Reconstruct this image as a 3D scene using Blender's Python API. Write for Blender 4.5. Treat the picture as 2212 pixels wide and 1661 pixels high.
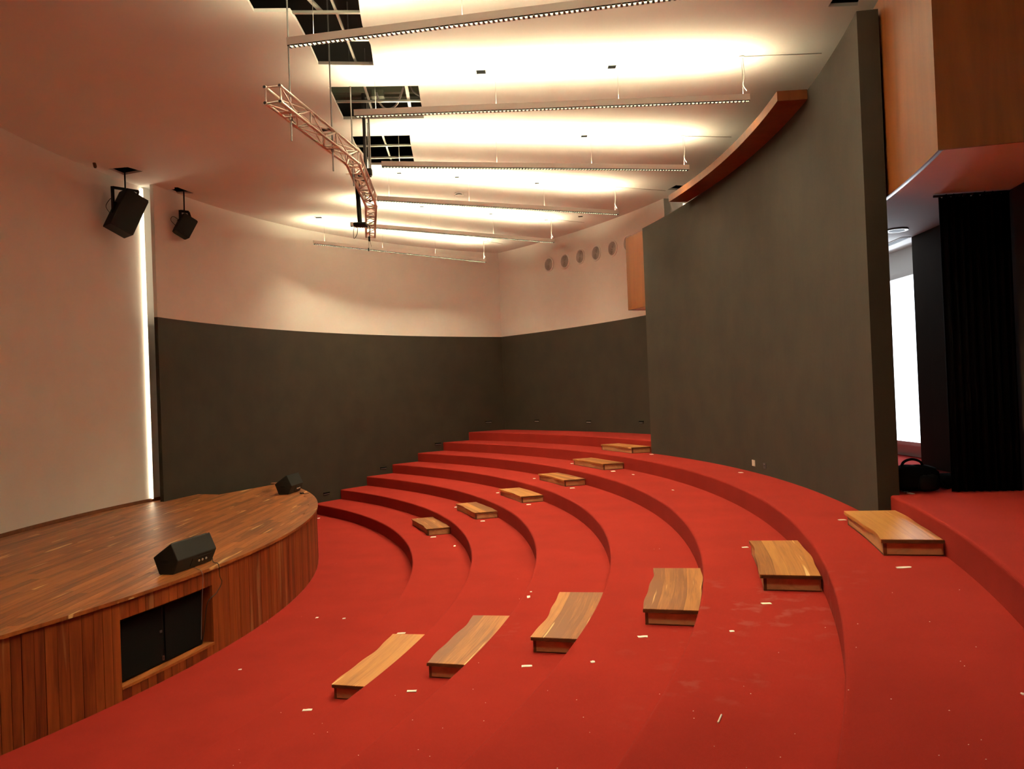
import bpy, bmesh, math, random
import numpy as np
from mathutils import Vector, Matrix
from mathutils.geometry import tessellate_polygon

for o in list(bpy.data.objects):
    bpy.data.objects.remove(o, do_unlink=True)
scene = bpy.context.scene
COL = scene.collection
rnd = random.Random(7)
PI = math.pi

# ------------------------------------------------------------------ camera
W, HH = 2212.0, 1661.0
FPX, PITCH, ROLL, CAM_H = 1743.7, 0.0110, -0.0391, 3.460
cp, sp, cr, sr = math.cos(PITCH), math.sin(PITCH), math.cos(ROLL), math.sin(ROLL)
_r = np.array([1., 0, 0]); _u = np.array([0, -sp, cp]); FW = np.array([0, cp, sp])
RT = _r * cr + _u * sr
UP = _u * cr - _r * sr
EYE = np.array([0, 0, CAM_H])
cam = bpy.data.cameras.new('camera')
cam.sensor_fit = 'HORIZONTAL'
cam.sensor_width = 36.0
cam.lens = FPX / W * 36.0
cam.clip_end = 200
cam_ob = bpy.data.objects.new('camera', cam)
COL.objects.link(cam_ob)
cam_ob.matrix_world = Matrix(((RT[0], UP[0], -FW[0], 0), (RT[1], UP[1], -FW[1], 0),
                              (RT[2], UP[2], -FW[2], CAM_H), (0, 0, 0, 1)))
scene.camera = cam_ob

# ------------------------------------------------------------------ world, exposure
world = bpy.data.worlds.new('world')
scene.world = world
world.use_nodes = True
world.node_tree.nodes['Background'].inputs[0].default_value = (0.6, 0.75, 1.0, 1)
world.node_tree.nodes['Background'].inputs[1].default_value = 0.0
vs = scene.view_settings
vs.view_transform = 'Standard'
vs.look = 'None'
vs.gamma = 1.0
vs.use_curve_mapping = False
vs.exposure = 0.85

LAMP = (1.0, 0.89, 0.55)        # warm colour of the pendant lamps
UP_STRENGTH = 118.0
DOWN_STRENGTH = 440.0
SLIT_STRENGTH = 4.5
DAY = (0.80, 0.90, 1.0)
DAY_STRENGTH = 2.4

# ------------------------------------------------------------------ measured geometry of the hall
CX, CY = -19.326, 13.431        # centre of the tiers' circles
R1, DR, HR = 17.408, 1.1022, 0.30
RT_ = lambda i: R1 + (i - 1) * DR
RBACK = 25.55
ZC = 8.785                      # ceiling
ZD = 5.61                       # top of the dark paint
SX, SY, SR, SH = -18.429, 14.292, 14.455, 1.209   # stage circle, height
LWX, LWY, LWR = 7.296, 16.571, 15.90              # left wall circle
BWX, BWY, BWR = 9.375, 14.693, 18.727             # wall behind the stage
AXIS = math.radians(2.55)


def ray(x, y):
    return FW + RT * ((x - W / 2) / FPX) - UP * ((y - HH / 2) / FPX)


def atz(x, y, z):
    v = ray(x, y)
    return Vector(EYE + v * ((z - CAM_H) / v[2]))


def aty(x, y, Y):
    v = ray(x, y)
    return Vector(EYE + v * (Y / v[1]))


def oncyl(x, y, rad, c=(CX, CY), far=True):
    v = ray(x, y)
    o = EYE[:2] - np.array(c)
    a = v[:2] @ v[:2]; b = 2 * o @ v[:2]; q = o @ o - rad * rad
    D = math.sqrt(max(b * b - 4 * a * q, 0))
    t = [k for k in ((-b - D) / 2 / a, (-b + D) / 2 / a) if k > 0]
    return Vector(EYE + v * (max(t) if far else min(t)))


def pix(P):
    Q = np.array(P) - EYE
    z = Q @ FW
    return W / 2 + FPX * (Q @ RT) / z, HH / 2 - FPX * (Q @ UP) / z


def pol(r, deg, z=0.0, c=(CX, CY)):
    a = math.radians(deg)
    return Vector((c[0] + r * math.cos(a), c[1] + r * math.sin(a), z))


def topol(P, c=(CX, CY)):
    return math.hypot(P[0] - c[0], P[1] - c[1]), math.degrees(math.atan2(P[1] - c[1], P[0] - c[0]))


def carpet(x, y):
    for i in range(7, -1, -1):
        P = atz(x, y, i * HR)
        r, a = topol(P)
        lo = RT_(i) if i else 0
        hi = RT_(i + 1) if i < 7 else 99
        if lo <= r < hi:
            return P, i
    return atz(x, y, 0), 0


# ------------------------------------------------------------------ materials
def new_mat(name):
    m = bpy.data.materials.new(name)
    m.use_nodes = True
    nt = m.node_tree
    b = nt.nodes['Principled BSDF']
    return m, nt, b


def N(nt, kind, **kw):
    n = nt.nodes.new(kind)
    for k, v in kw.items():
        setattr(n, k, v)
    return n


def plain(name, col, rough=0.6, metal=0.0, spec=0.5, noise=0.0, nscale=8.0, bump=0.0, bscale=200.0):
    m, nt, b = new_mat(name)
    b.inputs['Base Color'].default_value = (*col, 1)
    b.inputs['Roughness'].default_value = rough
    b.inputs['Metallic'].default_value = metal
    b.inputs['Specular IOR Level'].default_value = spec
    g = N(nt, 'ShaderNodeNewGeometry')
    if noise:
        t = N(nt, 'ShaderNodeTexNoise')
        t.inputs['Scale'].default_value = nscale
        t.inputs['Detail'].default_value = 6
        nt.links.new(g.outputs['Position'], t.inputs['Vector'])
        r = N(nt, 'ShaderNodeMapRange')
        r.inputs['From Min'].default_value = 0.3; r.inputs['From Max'].default_value = 0.7
        r.inputs['To Min'].default_value = 1 - noise; r.inputs['To Max'].default_value = 1 + noise
        nt.links.new(t.outputs['Fac'], r.inputs['Value'])
        mx = N(nt, 'ShaderNodeVectorMath', operation='SCALE')
        mx.inputs[0].default_value = col
        nt.links.new(r.outputs['Result'], mx.inputs['Scale'])
        nt.links.new(mx.outputs['Vector'], b.inputs['Base Color'])
    if bump:
        t2 = N(nt, 'ShaderNodeTexNoise')
        t2.inputs['Scale'].default_value = bscale
        t2.inputs['Detail'].default_value = 3
        nt.links.new(g.outputs['Position'], t2.inputs['Vector'])
        bp = N(nt, 'ShaderNodeBump')
        bp.inputs['Strength'].default_value = bump
        bp.inputs['Distance'].default_value = 0.01
        nt.links.new(t2.outputs['Fac'], bp.inputs['Height'])
        nt.links.new(bp.outputs['Normal'], b.inputs['Normal'])
    return m


def emit(name, col, strength):
    m, nt, b = new_mat(name)
    b.inputs['Base Color'].default_value = (*col, 1)
    b.inputs['Emission Color'].default_value = (*col, 1)
    b.inputs['Emission Strength'].default_value = strength
    return m


def wood(name, c1, c2, c3, stretch, rough=0.4, spec=0.5, streak=0.0, var=0.35, coat=0.0, polar=False):
    """grain from noise stretched along one axis, board-to-board tone from the object's random value"""
    m, nt, b = new_mat(name)
    g = N(nt, 'ShaderNodeNewGeometry')
    oi = N(nt, 'ShaderNodeObjectInfo')
    off = N(nt, 'ShaderNodeVectorMath', operation='SCALE')
    off.inputs[0].default_value = (37.0, 91.0, 53.0)
    nt.links.new(oi.outputs['Random'], off.inputs['Scale'])
    add = N(nt, 'ShaderNodeVectorMath', operation='ADD')
    src = g.outputs['Position']
    if polar:                       # grain follows the curve of the tiers
        sb = N(nt, 'ShaderNodeVectorMath', operation='SUBTRACT'); sb.inputs[1].default_value = (CX, CY, 0)
        nt.links.new(src, sb.inputs[0])
        fl_ = N(nt, 'ShaderNodeVectorMath', operation='MULTIPLY'); fl_.inputs[1].default_value = (1, 1, 0)
        nt.links.new(sb.outputs['Vector'], fl_.inputs[0])
        ln = N(nt, 'ShaderNodeVectorMath', operation='LENGTH'); nt.links.new(fl_.outputs['Vector'], ln.inputs[0])
        sx = N(nt, 'ShaderNodeSeparateXYZ'); nt.links.new(sb.outputs['Vector'], sx.inputs[0])
        at = N(nt, 'ShaderNodeMath', operation='ARCTAN2'); nt.links.new(sx.outputs[1], at.inputs[0]); nt.links.new(sx.outputs[0], at.inputs[1])
        mt_ = N(nt, 'ShaderNodeMath', operation='MULTIPLY'); mt_.inputs[1].default_value = 21.0; nt.links.new(at.outputs[0], mt_.inputs[0])
        cb_ = N(nt, 'ShaderNodeCombineXYZ')
        nt.links.new(ln.outputs['Value'], cb_.inputs[0]); nt.links.new(mt_.outputs[0], cb_.inputs[1]); nt.links.new(sx.outputs[2], cb_.inputs[2])
        src = cb_.outputs[0]
    nt.links.new(src, add.inputs[0])
    nt.links.new(off.outputs['Vector'], add.inputs[1])
    mp = N(nt, 'ShaderNodeVectorMath', operation='MULTIPLY')
    mp.inputs[1].default_value = stretch
    nt.links.new(add.outputs['Vector'], mp.inputs[0])
    t = N(nt, 'ShaderNodeTexNoise')
    t.inputs['Scale'].default_value = 1.0; t.inputs['Detail'].default_value = 8
    t.inputs['Roughness'].default_value = 0.62; t.inputs['Distortion'].default_value = 0.6
    nt.links.new(mp.outputs['Vector'], t.inputs['Vector'])
    mix = N(nt, 'ShaderNodeMath', operation='MULTIPLY_ADD')
    mix.inputs[1].default_value = var; mix.inputs[2].default_value = -var * 0.5
    nt.links.new(oi.outputs['Random'], mix.inputs[0])
    sm = N(nt, 'ShaderNodeMath', operation='ADD')
    nt.links.new(t.outputs['Fac'], sm.inputs[0]); nt.links.new(mix.outputs[0], sm.inputs[1])
    rp = N(nt, 'ShaderNodeValToRGB')
    e = rp.color_ramp.elements
    e[0].position = 0.25; e[0].color = (*c1, 1)
    e[1].position = 0.78; e[1].color = (*c3, 1)
    k = e.new(0.5); k.color = (*c2, 1)
    nt.links.new(sm.outputs[0], rp.inputs['Fac'])
    last = rp.outputs['Color']
    if streak:
        t2 = N(nt, 'ShaderNodeTexNoise')
        t2.inputs['Scale'].default_value = 0.55; t2.inputs['Detail'].default_value = 2
        nt.links.new(mp.outputs['Vector'], t2.inputs['Vector'])
        ms = N(nt, 'ShaderNodeMapRange')
        ms.inputs['From Min'].default_value = 0.66; ms.inputs['From Max'].default_value = 0.70
        ms.inputs['To Max'].default_value = streak
        nt.links.new(t2.outputs['Fac'], ms.inputs['Value'])
        mc = N(nt, 'ShaderNodeMix', data_type='RGBA')
        mc.inputs[7].default_value = (0.85, 0.58, 0.26, 1)
        nt.links.new(ms.outputs['Result'], mc.inputs[0])
        nt.links.new(last, mc.inputs[6])
        last = mc.outputs[2]
    nt.links.new(last, b.inputs['Base Color'])
    b.inputs['Roughness'].default_value = rough
    b.inputs['Specular IOR Level'].default_value = spec
    b.inputs['Coat Weight'].default_value = coat
    b.inputs['Coat Roughness'].default_value = 0.25
    bp = N(nt, 'ShaderNodeBump')
    bp.inputs['Strength'].default_value = 0.08; bp.inputs['Distance'].default_value = 0.004
    nt.links.new(t.outputs['Fac'], bp.inputs['Height'])
    nt.links.new(bp.outputs['Normal'], b.inputs['Normal'])
    return m


def carpet_mat():
    m, nt, b = new_mat('red_carpet')
    g = N(nt, 'ShaderNodeNewGeometry')
    t = N(nt, 'ShaderNodeTexNoise'); t.inputs['Scale'].default_value = 260; t.inputs['Detail'].default_value = 2
    t1 = N(nt, 'ShaderNodeTexNoise'); t1.inputs['Scale'].default_value = 1.3; t1.inputs['Detail'].default_value = 5
    t2 = N(nt, 'ShaderNodeTexNoise'); t2.inputs['Scale'].default_value = 5.5; t2.inputs['Detail'].default_value = 4
    for k in (t, t1, t2):
        nt.links.new(g.outputs['Position'], k.inputs['Vector'])
    f = N(nt, 'ShaderNodeMath', operation='MULTIPLY_ADD'); f.inputs[1].default_value = 0.30; f.inputs[2].default_value = 0.68
    nt.links.new(t.outputs['Fac'], f.inputs[0])
    f2 = N(nt, 'ShaderNodeMath', operation='MULTIPLY_ADD'); f2.inputs[1].default_value = 0.34
    nt.links.new(t1.outputs['Fac'], f2.inputs[0]); nt.links.new(f.outputs[0], f2.inputs[2])
    sc = N(nt, 'ShaderNodeVectorMath', operation='SCALE'); sc.inputs[0].default_value = (0.250, 0.0170, 0.0112)
    nt.links.new(f2.outputs[0], sc.inputs['Scale'])
    # pale dusty scuffs trodden into the fourth and fifth tier
    last = sc.outputs['Vector']
    for (px, py, rad, amt) in ((1600, 1310, 1.3, 0.30), (1540, 1460, 0.8, 0.2), (1085, 1360, 0.8, 0.12), (1980, 1140, 1.0, 0.10)):
        P, i = carpet(px, py)
        ds = N(nt, 'ShaderNodeVectorMath', operation='DISTANCE'); ds.inputs[1].default_value = P
        nt.links.new(g.outputs['Position'], ds.inputs[0])
        mr = N(nt, 'ShaderNodeMapRange'); mr.inputs['From Min'].default_value = rad; mr.inputs['From Max'].default_value = rad * 0.3
        nt.links.new(ds.outputs['Value'], mr.inputs['Value'])
        th = N(nt, 'ShaderNodeMapRange'); th.inputs['From Min'].default_value = 0.56; th.inputs['From Max'].default_value = 0.68
        th.inputs['To Max'].default_value = amt
        nt.links.new(t2.outputs['Fac'], th.inputs['Value'])
        mu = N(nt, 'ShaderNodeMath', operation='MULTIPLY')
        nt.links.new(mr.outputs['Result'], mu.inputs[0]); nt.links.new(th.outputs['Result'], mu.inputs[1])
        mc = N(nt, 'ShaderNodeMix', data_type='RGBA'); mc.inputs[7].default_value = (0.28, 0.11, 0.09, 1)
        nt.links.new(mu.outputs[0], mc.inputs[0]); nt.links.new(last, mc.inputs[6])
        last = mc.outputs[2]
    nt.links.new(last, b.inputs['Base Color'])
    b.inputs['Roughness'].default_value = 1.0
    b.inputs['Specular IOR Level'].default_value = 0.1
    bp = N(nt, 'ShaderNodeBump'); bp.inputs['Strength'].default_value = 0.35; bp.inputs['Distance'].default_value = 0.006
    nt.links.new(t.outputs['Fac'], bp.inputs['Height']); nt.links.new(bp.outputs['Normal'], b.inputs['Normal'])
    return m


M = {}
M['carpet'] = carpet_mat()
M['white'] = plain('white_wall_paint', (0.86, 0.83, 0.79), 0.85, noise=0.02, nscale=1.5)
M['ceil'] = plain('white_ceiling_paint', (0.80, 0.77, 0.74), 0.9, noise=0.015, nscale=1.0)
M['dark'] = plain('dark_grey_wall_paint', (0.0275, 0.0168, 0.0076), 0.8, noise=0.20, nscale=1.6, bump=0.1, bscale=40)
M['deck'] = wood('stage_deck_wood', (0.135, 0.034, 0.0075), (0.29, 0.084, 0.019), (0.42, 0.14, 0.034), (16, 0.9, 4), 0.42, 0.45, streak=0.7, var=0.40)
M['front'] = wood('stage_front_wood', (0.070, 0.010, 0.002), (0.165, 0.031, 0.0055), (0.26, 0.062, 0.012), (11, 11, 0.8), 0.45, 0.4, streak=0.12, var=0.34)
M['step'] = wood('step_top_wood', (0.20, 0.062, 0.014), (0.38, 0.142, 0.032), (0.50, 0.215, 0.052), (30, 1.1, 3), 0.42, 0.5, streak=0.8, var=0.60, polar=True)
M['stepside'] = wood('step_side_wood', (0.32, 0.145, 0.062), (0.50, 0.255, 0.115), (0.60, 0.33, 0.155), (5, 1.5, 9), 0.5, 0.4, var=0.2)
M['stepdark'] = wood('step_edge_wood', (0.07, 0.02, 0.007), (0.12, 0.04, 0.012), (0.18, 0.06, 0.02), (6, 6, 9), 0.5, 0.4, var=0.3)
M['veneer'] = wood('orange_wood_veneer', (0.130, 0.033, 0.0048), (0.195, 0.052, 0.008), (0.25, 0.074, 0.0125), (4, 4, 0.35), 0.42, 0.4, var=0.05)
M['black'] = plain('black_plastic', (0.005, 0.0046, 0.0042), 0.55, spec=0.25, noise=0.2, nscale=30)
M['blackm'] = plain('black_matt_cloth', (0.004, 0.004, 0.0045), 0.95, spec=0.08)
M['grille'] = plain('black_speaker_grille', (0.0025, 0.0025, 0.0025), 0.8, spec=0.12, bump=0.5, bscale=900)
M['darkgrey'] = plain('dark_grey_metal', (0.05, 0.05, 0.05), 0.5, 0.3)
M['charcoal'] = plain('charcoal_cabinet', (0.011, 0.0098, 0.008), 0.6, spec=0.3)
M['alu'] = plain('white_painted_truss', (0.85, 0.80, 0.74), 0.4, 0.1)
M['steel'] = plain('galvanised_steel', (0.62, 0.60, 0.56), 0.35, 0.8)
M['rod'] = plain('grey_threaded_rod', (0.30, 0.29, 0.28), 0.45, 0.6)
M['housing'] = plain('lamp_housing_paint', (0.90, 0.88, 0.85), 0.5)
M['silver'] = plain('silver_reflector', (0.16, 0.15, 0.14), 0.3, 0.9)
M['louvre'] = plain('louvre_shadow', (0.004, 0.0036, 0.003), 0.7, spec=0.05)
M['thinwire'] = plain('steel_suspension_wire', (0.22, 0.20, 0.19), 0.5, 0.4)
M['wire'] = plain('pale_cable', (0.75, 0.72, 0.68), 0.5)
M['blackwire'] = plain('black_cable', (0.01, 0.01, 0.01), 0.5)
M['plenum'] = plain('dark_roof_void', (0.03, 0.028, 0.026), 0.9)
M['grey'] = plain('grey_vent_plastic', (0.46, 0.42, 0.41), 0.5)
M['tape'] = plain('white_tape', (0.82, 0.76, 0.66), 0.6)
M['paper'] = plain('white_paper', (0.80, 0.77, 0.70), 0.8)
M['plate'] = plain('white_switch_plate', (0.82, 0.78, 0.70), 0.4)
M['up'] = emit('lamp_upper_diffuser', LAMP, UP_STRENGTH)
M['down'] = emit('lamp_lower_diffuser', LAMP, DOWN_STRENGTH)
M['slit'] = emit('led_strip_light', (1.0, 0.86, 0.62), SLIT_STRENGTH)
M['day'] = emit('daylight_pane', DAY, DAY_STRENGTH)
M['lit'] = emit('lit_room_pane', (1.0, 0.85, 0.6), 1.2)
M['trim'] = plain('dark_metal_trim', (0.04, 0.04, 0.045), 0.5)


# ------------------------------------------------------------------ builders
def tag(o, label=None, cat=None, group=None, kind=None):
    if label: o['label'] = label
    if cat: o['category'] = cat
    if group: o['group'] = group
    if kind: o['kind'] = kind
    return o


def thing(name, base, label, cat, group=None):
    o = bpy.data.objects.new(name, None)
    o.empty_display_size = 0.1
    COL.objects.link(o)
    o.location = base
    return tag(o, label, cat, group)


def origin(parent):
    v = Vector((0, 0, 0))
    while parent is not None:
        v += parent.location
        parent = parent.parent
    return v


def mobj(name, verts, faces, mat, parent=None, smooth=False, bevel=0.0):
    b0 = origin(parent)
    me = bpy.data.meshes.new(name)
    me.from_pydata([tuple(Vector(v) - b0) for v in verts], [], faces)
    bm = bmesh.new(); bm.from_mesh(me)
    bmesh.ops.recalc_face_normals(bm, faces=bm.faces)
    bm.to_mesh(me); bm.free()
    if smooth:
        for p in me.polygons: p.use_smooth = True
    me.materials.append(M[mat] if isinstance(mat, str) else mat)
    o = bpy.data.objects.new(name, me)
    COL.objects.link(o)
    if parent: o.parent = parent
    if bevel:
        md = o.modifiers.new('bevel', 'BEVEL'); md.width = bevel; md.segments = 2; md.limit_method = 'ANGLE'
    return o


def inst(name, me, mtx, parent=None):
    o = bpy.data.objects.new(name, me)
    COL.objects.link(o)
    if parent: o.parent = parent
    o.matrix_local = Matrix.Translation(-origin(parent)) @ mtx
    return o


def box_vf(c, ax, ay, az):
    c, ax, ay, az = map(Vector, (c, ax, ay, az))
    v = [c + ax * i + ay * j + az * k for k in (-.5, .5) for j in (-.5, .5) for i in (-.5, .5)]
    f = [(0, 2, 3, 1), (4, 5, 7, 6), (0, 1, 5, 4), (2, 6, 7, 3), (0, 4, 6, 2), (1, 3, 7, 5)]
    return v, f


def box(name, c, ax, ay, az, mat, parent=None, bevel=0.0):
    v, f = box_vf(c, ax, ay, az)
    return mobj(name, v, f, mat, parent, bevel=bevel)


def bar(name, p, q, w, h, mat, parent=None, bevel=0.0):
    p, q = Vector(p), Vector(q)
    d = q - p
    up = Vector((0, 0, 1)) if abs(d.normalized().z) < 0.95 else Vector((0, 1, 0))
    s = d.cross(up).normalized()
    u = s.cross(d).normalized()
    return box(name, (p + q) / 2, d, s * w, u * h, mat, parent, bevel)


def prism(name, poly, z0, z1, mat, parent=None, bevel=0.0):
    n = len(poly)
    v = [(p[0], p[1], z0) for p in poly] + [(p[0], p[1], z1) for p in poly]
    f = [tuple(range(n))[::-1], tuple(range(n, 2 * n))] + [(i, (i + 1) % n, (i + 1) % n + n, i + n) for i in range(n)]
    return mobj(name, v, f, mat, parent, bevel=bevel)


def arc(name, r0, r1, a0, a1, z0, z1, mat, parent=None, c=(CX, CY), step=1.0, smooth=False, ztop=None, f0=None, f1=None):
    """solid annular sector; ztop(angle) may vary the upper edge; f0/f1(angle) offset the radii"""
    n = max(1, int(math.ceil(abs(a1 - a0) / step)))
    v = []
    for k in range(n + 1):
        a = a0 + (a1 - a0) * k / n
        zt = ztop(a) if ztop else z1
        ra = r0 + (f0(a) if f0 else 0)
        rb = r1 + (f1(a) if f1 else 0)
        v += [pol(ra, a, z0, c), pol(rb, a, z0, c), pol(rb, a, zt, c), pol(ra, a, zt, c)]
    f = []
    for k in range(n):
        b = 4 * k
        for j in range(4):
            f.append((b + j, b + (j + 1) % 4, b + 4 + (j + 1) % 4, b + 4 + j))
    f += [(0, 1, 2, 3), (4 * n + 3, 4 * n + 2, 4 * n + 1, 4 * n)]
    o = mobj(name, v, f, mat, parent)
    if smooth: o.data.shade_smooth() if hasattr(o.data, 'shade_smooth') else None
    return o


def revolve(name, prof, a0, a1, mat, parent=None, c=(CX, CY), step=0.5, close=True):
    n = max(1, int(math.ceil(abs(a1 - a0) / step))); m = len(prof)
    v = [pol(r, a0 + (a1 - a0) * k / n, z, c) for k in range(n + 1) for r, z in prof]
    f = []
    for k in range(n):
        for j in range(m if close else m - 1):
            j2 = (j + 1) % m
            f.append((k * m + j, k * m + j2, (k + 1) * m + j2, (k + 1) * m + j))
    if close:
        f += [tuple(range(m)), tuple(range(n * m, n * m + m))]
    return mobj(name, v, f, mat, parent)


def unit_tube(name, mat, n=10):
    me = bpy.data.meshes.new(name)
    v = [(math.cos(2 * PI * i / n), math.sin(2 * PI * i / n), z) for z in (0, 1) for i in range(n)]
    f = [tuple(range(n))[::-1], tuple(range(n, 2 * n))] + [(i, (i + 1) % n, (i + 1) % n + n, i + n) for i in range(n)]
    me.from_pydata(v, [], f)
    for p in list(me.polygons)[2:]: p.use_smooth = True
    me.materials.append(M[mat])
    return me


_tubes = {}


def tube(name, p, q, r, mat, parent=None):
    if mat not in _tubes: _tubes[mat] = unit_tube('tube_' + mat, mat)
    p, q = Vector(p), Vector(q)
    d = q - p
    rot = Vector((0, 0, 1)).rotation_difference(d).to_matrix().to_4x4()
    return inst(name, _tubes[mat], Matrix.Translation(p) @ rot @ Matrix.Diagonal((r, r, d.length, 1)), parent)


def cable(name, pts, r, mat, parent=None, smooth=True):
    pts = [Vector(p) for p in pts]
    if smooth and len(pts) > 2:                      # Catmull-Rom through the points
        q = [pts[0] * 2 - pts[1]] + pts + [pts[-1] * 2 - pts[-2]]
        path = []
        for k in range(1, len(q) - 2):
            for m_ in range(6):
                t_ = m_ / 6
                path.append(0.5 * (2 * q[k] + (q[k + 1] - q[k - 1]) * t_ + (2 * q[k - 1] - 5 * q[k] + 4 * q[k + 1] - q[k + 2]) * t_ * t_ + (3 * q[k] - 3 * q[k + 1] + q[k + 2] - q[k - 1]) * t_ ** 3))
        path.append(pts[-1])
    else:
        path = pts
    n = 6
    v = []
    ref = None
    for k, p in enumerate(path):
        d = (path[min(k + 1, len(path) - 1)] - path[max(k - 1, 0)]).normalized()
        if ref is None: ref = d.orthogonal().normalized()
        ref = (ref - d * ref.dot(d)).normalized()
        s_ = d.cross(ref)
        v += [p + (ref * math.cos(2 * PI * m_ / n) + s_ * math.sin(2 * PI * m_ / n)) * r for m_ in range(n)]
    f = [(k * n + m_, k * n + (m_ + 1) % n, (k + 1) * n + (m_ + 1) % n, (k + 1) * n + m_) for k in range(len(path) - 1) for m_ in range(n)]
    f += [tuple(range(n)), tuple(range((len(path) - 1) * n, len(path) * n))]
    return mobj(name, v, f, mat, parent, smooth=True)


def struct(o, label=None):
    o['kind'] = 'structure'
    if label: o['label'] = label
    return o


def mirror(P):
    a = math.atan2(P[1] - CY, P[0] - CX); r = math.hypot(P[0] - CX, P[1] - CY)
    a = 2 * AXIS - a
    return (CX + r * math.cos(a), CY + r * math.sin(a))


# ================================================================== STRUCTURE
# floor in front of the stage, and seven carpeted tiers
fl = revolve('floor', [(9.0, -0.1), (RT_(1), -0.1), (RT_(1), 0.0), (9.0, 0.0)], -48, 48, 'carpet')
struct(fl, 'flat red carpeted floor between the stage and the lowest tier')
ORD = ['lowest', 'second lowest', 'third lowest', 'middle', 'third highest', 'second highest', 'topmost']
for i in range(1, 8):
    r0 = RT_(i); r1 = RT_(i + 1) if i < 7 else 26.7
    z1 = i * HR; z0 = z1 - HR; q = 0.028
    prof = [(r1, z0), (r1, z1)] + [(r0 + q - q * math.sin(t), z1 - q + q * math.cos(t)) for t in (0, PI / 8, PI / 4, 3 * PI / 8, PI / 2)] + [(r0, z0)]
    o = revolve('tiered_floor', prof, -44, 47, 'carpet')
    for p in o.data.polygons: p.use_smooth = False
    struct(o, '%s of the seven curved red carpeted seating tiers' % ORD[i - 1])

# left wall: a curved wall, dark paint below and white above, ending beside the lit slit
cR = None
la1 = 118.4


def wall_band(name, c, R, a0, a1, mat, z0, z1, th, parent=None):
    return arc(name, R, R + th, a0, a1, z0, z1, mat, parent, c=c, step=1.0)


LA0 = 170.4
wl = struct(wall_band('wall_left', (LWX, LWY), LWR, LA0, 117.6, 'white', ZD, ZC + 0.02, 0.09), 'curved white upper wall over dark paint, left of the tiers')
wall_band('dark_dado', (LWX, LWY), LWR, LA0, 117.6, 'dark', 0.0, ZD, 0.09, wl)
# wall behind the stage
wb = struct(wall_band('wall_stage', (BWX, BWY), BWR, 215, 161.5, 'white', SH - 0.3, ZC + 0.02, 0.12), 'tall curved white wall behind the wooden stage')
bb = struct(wall_band('baseboard_stage', (BWX, BWY), BWR - 0.02, 212, 163.2, 'stepdark', SH, SH + 0.075, 0.022), 'dark wood skirting along the wall behind the stage')
# the same curved wall on the camera's side of the hall
mc_ = mirror((LWX, LWY))
p0 = mirror(pol(LWR, LA0, 0, (LWX, LWY))); p1 = mirror(pol(LWR, 117.6, 0, (LWX, LWY)))
ma0 = math.degrees(math.atan2(p0[1] - mc_[1], p0[0] - mc_[0])); ma1 = math.degrees(math.atan2(p1[1] - mc_[1], p1[0] - mc_[0]))
if ma0 > ma1: ma0, ma1 = ma1, ma0
if ma1 - ma0 > 180: ma0, ma1 = ma1, ma0 + 360
wn = struct(wall_band('wall_near', mc_, LWR, ma0, ma1, 'white', ZD, ZC + 0.02, 0.13))
wall_band('dark_dado', mc_, LWR, ma0, ma1, 'dark', 0.0, ZD, 0.13, wn)
# curved back wall with the doorway to the daylit lobby
DA0, DA1 = -2.45, 4.2
wk = struct(arc('wall_back', RBACK, RBACK + 0.2, 21.3, 45.5, ZD, ZC + 0.02, 'white'), 'curved white upper back wall with round vents')
arc('upper_band', RBACK, RBACK + 0.2, -42, 21.3, ZD, 7.6, 'white', wk)
struct(arc('wall_back_upper', 27.4, 27.6, -42, 26, 7.4, ZC + 0.02, 'white'))
arc('dark_dado', RBACK, RBACK + 0.2, -42, DA0, 2.1, ZD, 'dark', wk)
arc('dark_dado', RBACK, RBACK + 0.2, DA1, 45.5, 2.1, ZD, 'dark', wk)
# lobby beyond the doorway: white wall with a tall daylit window
wo = struct(arc('wall_lobby', 26.22, 26.40, -5.0, 9.0, 2.1, 5.85, 'white'), 'white lobby wall seen through the doorway')
arc('lobby_ceiling', RBACK + 0.2, 26.40, -5.0, 9.0, 5.70, 5.85, 'white', wo)
w1 = struct(arc('window_1', 26.17, 26.20, -3.0, 8.0, 2.36, 5.20, 'day', step=1.0), 'bright daylit window beyond the doorway')
arc('window_frame', 26.14, 26.215, -3.0, 8.0, 2.30, 2.36, 'white', w1)
arc('window_frame', 26.14, 26.215, -3.0, 8.0, 5.20, 5.28, 'white', w1)

# curved dark partition standing on the sixth tier
ptop = lambda a: 7.66 - 0.0098 * (a - 4.0)
pw = struct(arc('wall_partition', 23.88, 24.12, -9.6, 17.3, 1.8, 7.65, 'dark', step=0.5, ztop=ptop), 'tall curved dark grey partition wall standing on the second highest tier')

# ceiling with its openings
HOLES_PX = {
    'a': [(500, -60), (548.6, 26), (626.6, 25.3), (640, 45), (656, 74.6), (669.5, 99.5), (687.6, 139), (807.4, 141.3), (800.6, 97), (790, 75), (782.5, 54), (777, 22.6), (768, -60)],
    'b': [(709, 188), (903.5, 185.4), (909, 220), (916, 255.4), (741.9, 257.7), (724, 220)],
    'c': [(759.7, 294.8), (885, 292), (887, 311), (891, 330), (896, 356), (800, 356), (780, 330), (767.6, 314.6)],
    'd': [(234, 364.5), (276, 361), (308, 370.5), (267, 378)],
    'e': [(361, 410), (377, 408.5), (375, 404.5), (384, 404.5), (418, 417.5), (381, 418.5), (379, 416.5)],
    'f': [(1788, 15), (1853, 12), (1862, -8), (1804, -8)],
    'g': [(1442, 410), (1460, 400), (1490, 402), (1478, 411)],
}
holes = {k: [(atz(x, y, ZC).x, atz(x, y, ZC).y) for x, y in p] for k, p in HOLES_PX.items()}
outer = [(-13, -14), (10, -14), (10, 35), (-13, 35)]
loops = [outer] + list(holes.values())
flat = [p for l in loops for p in l]
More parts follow.
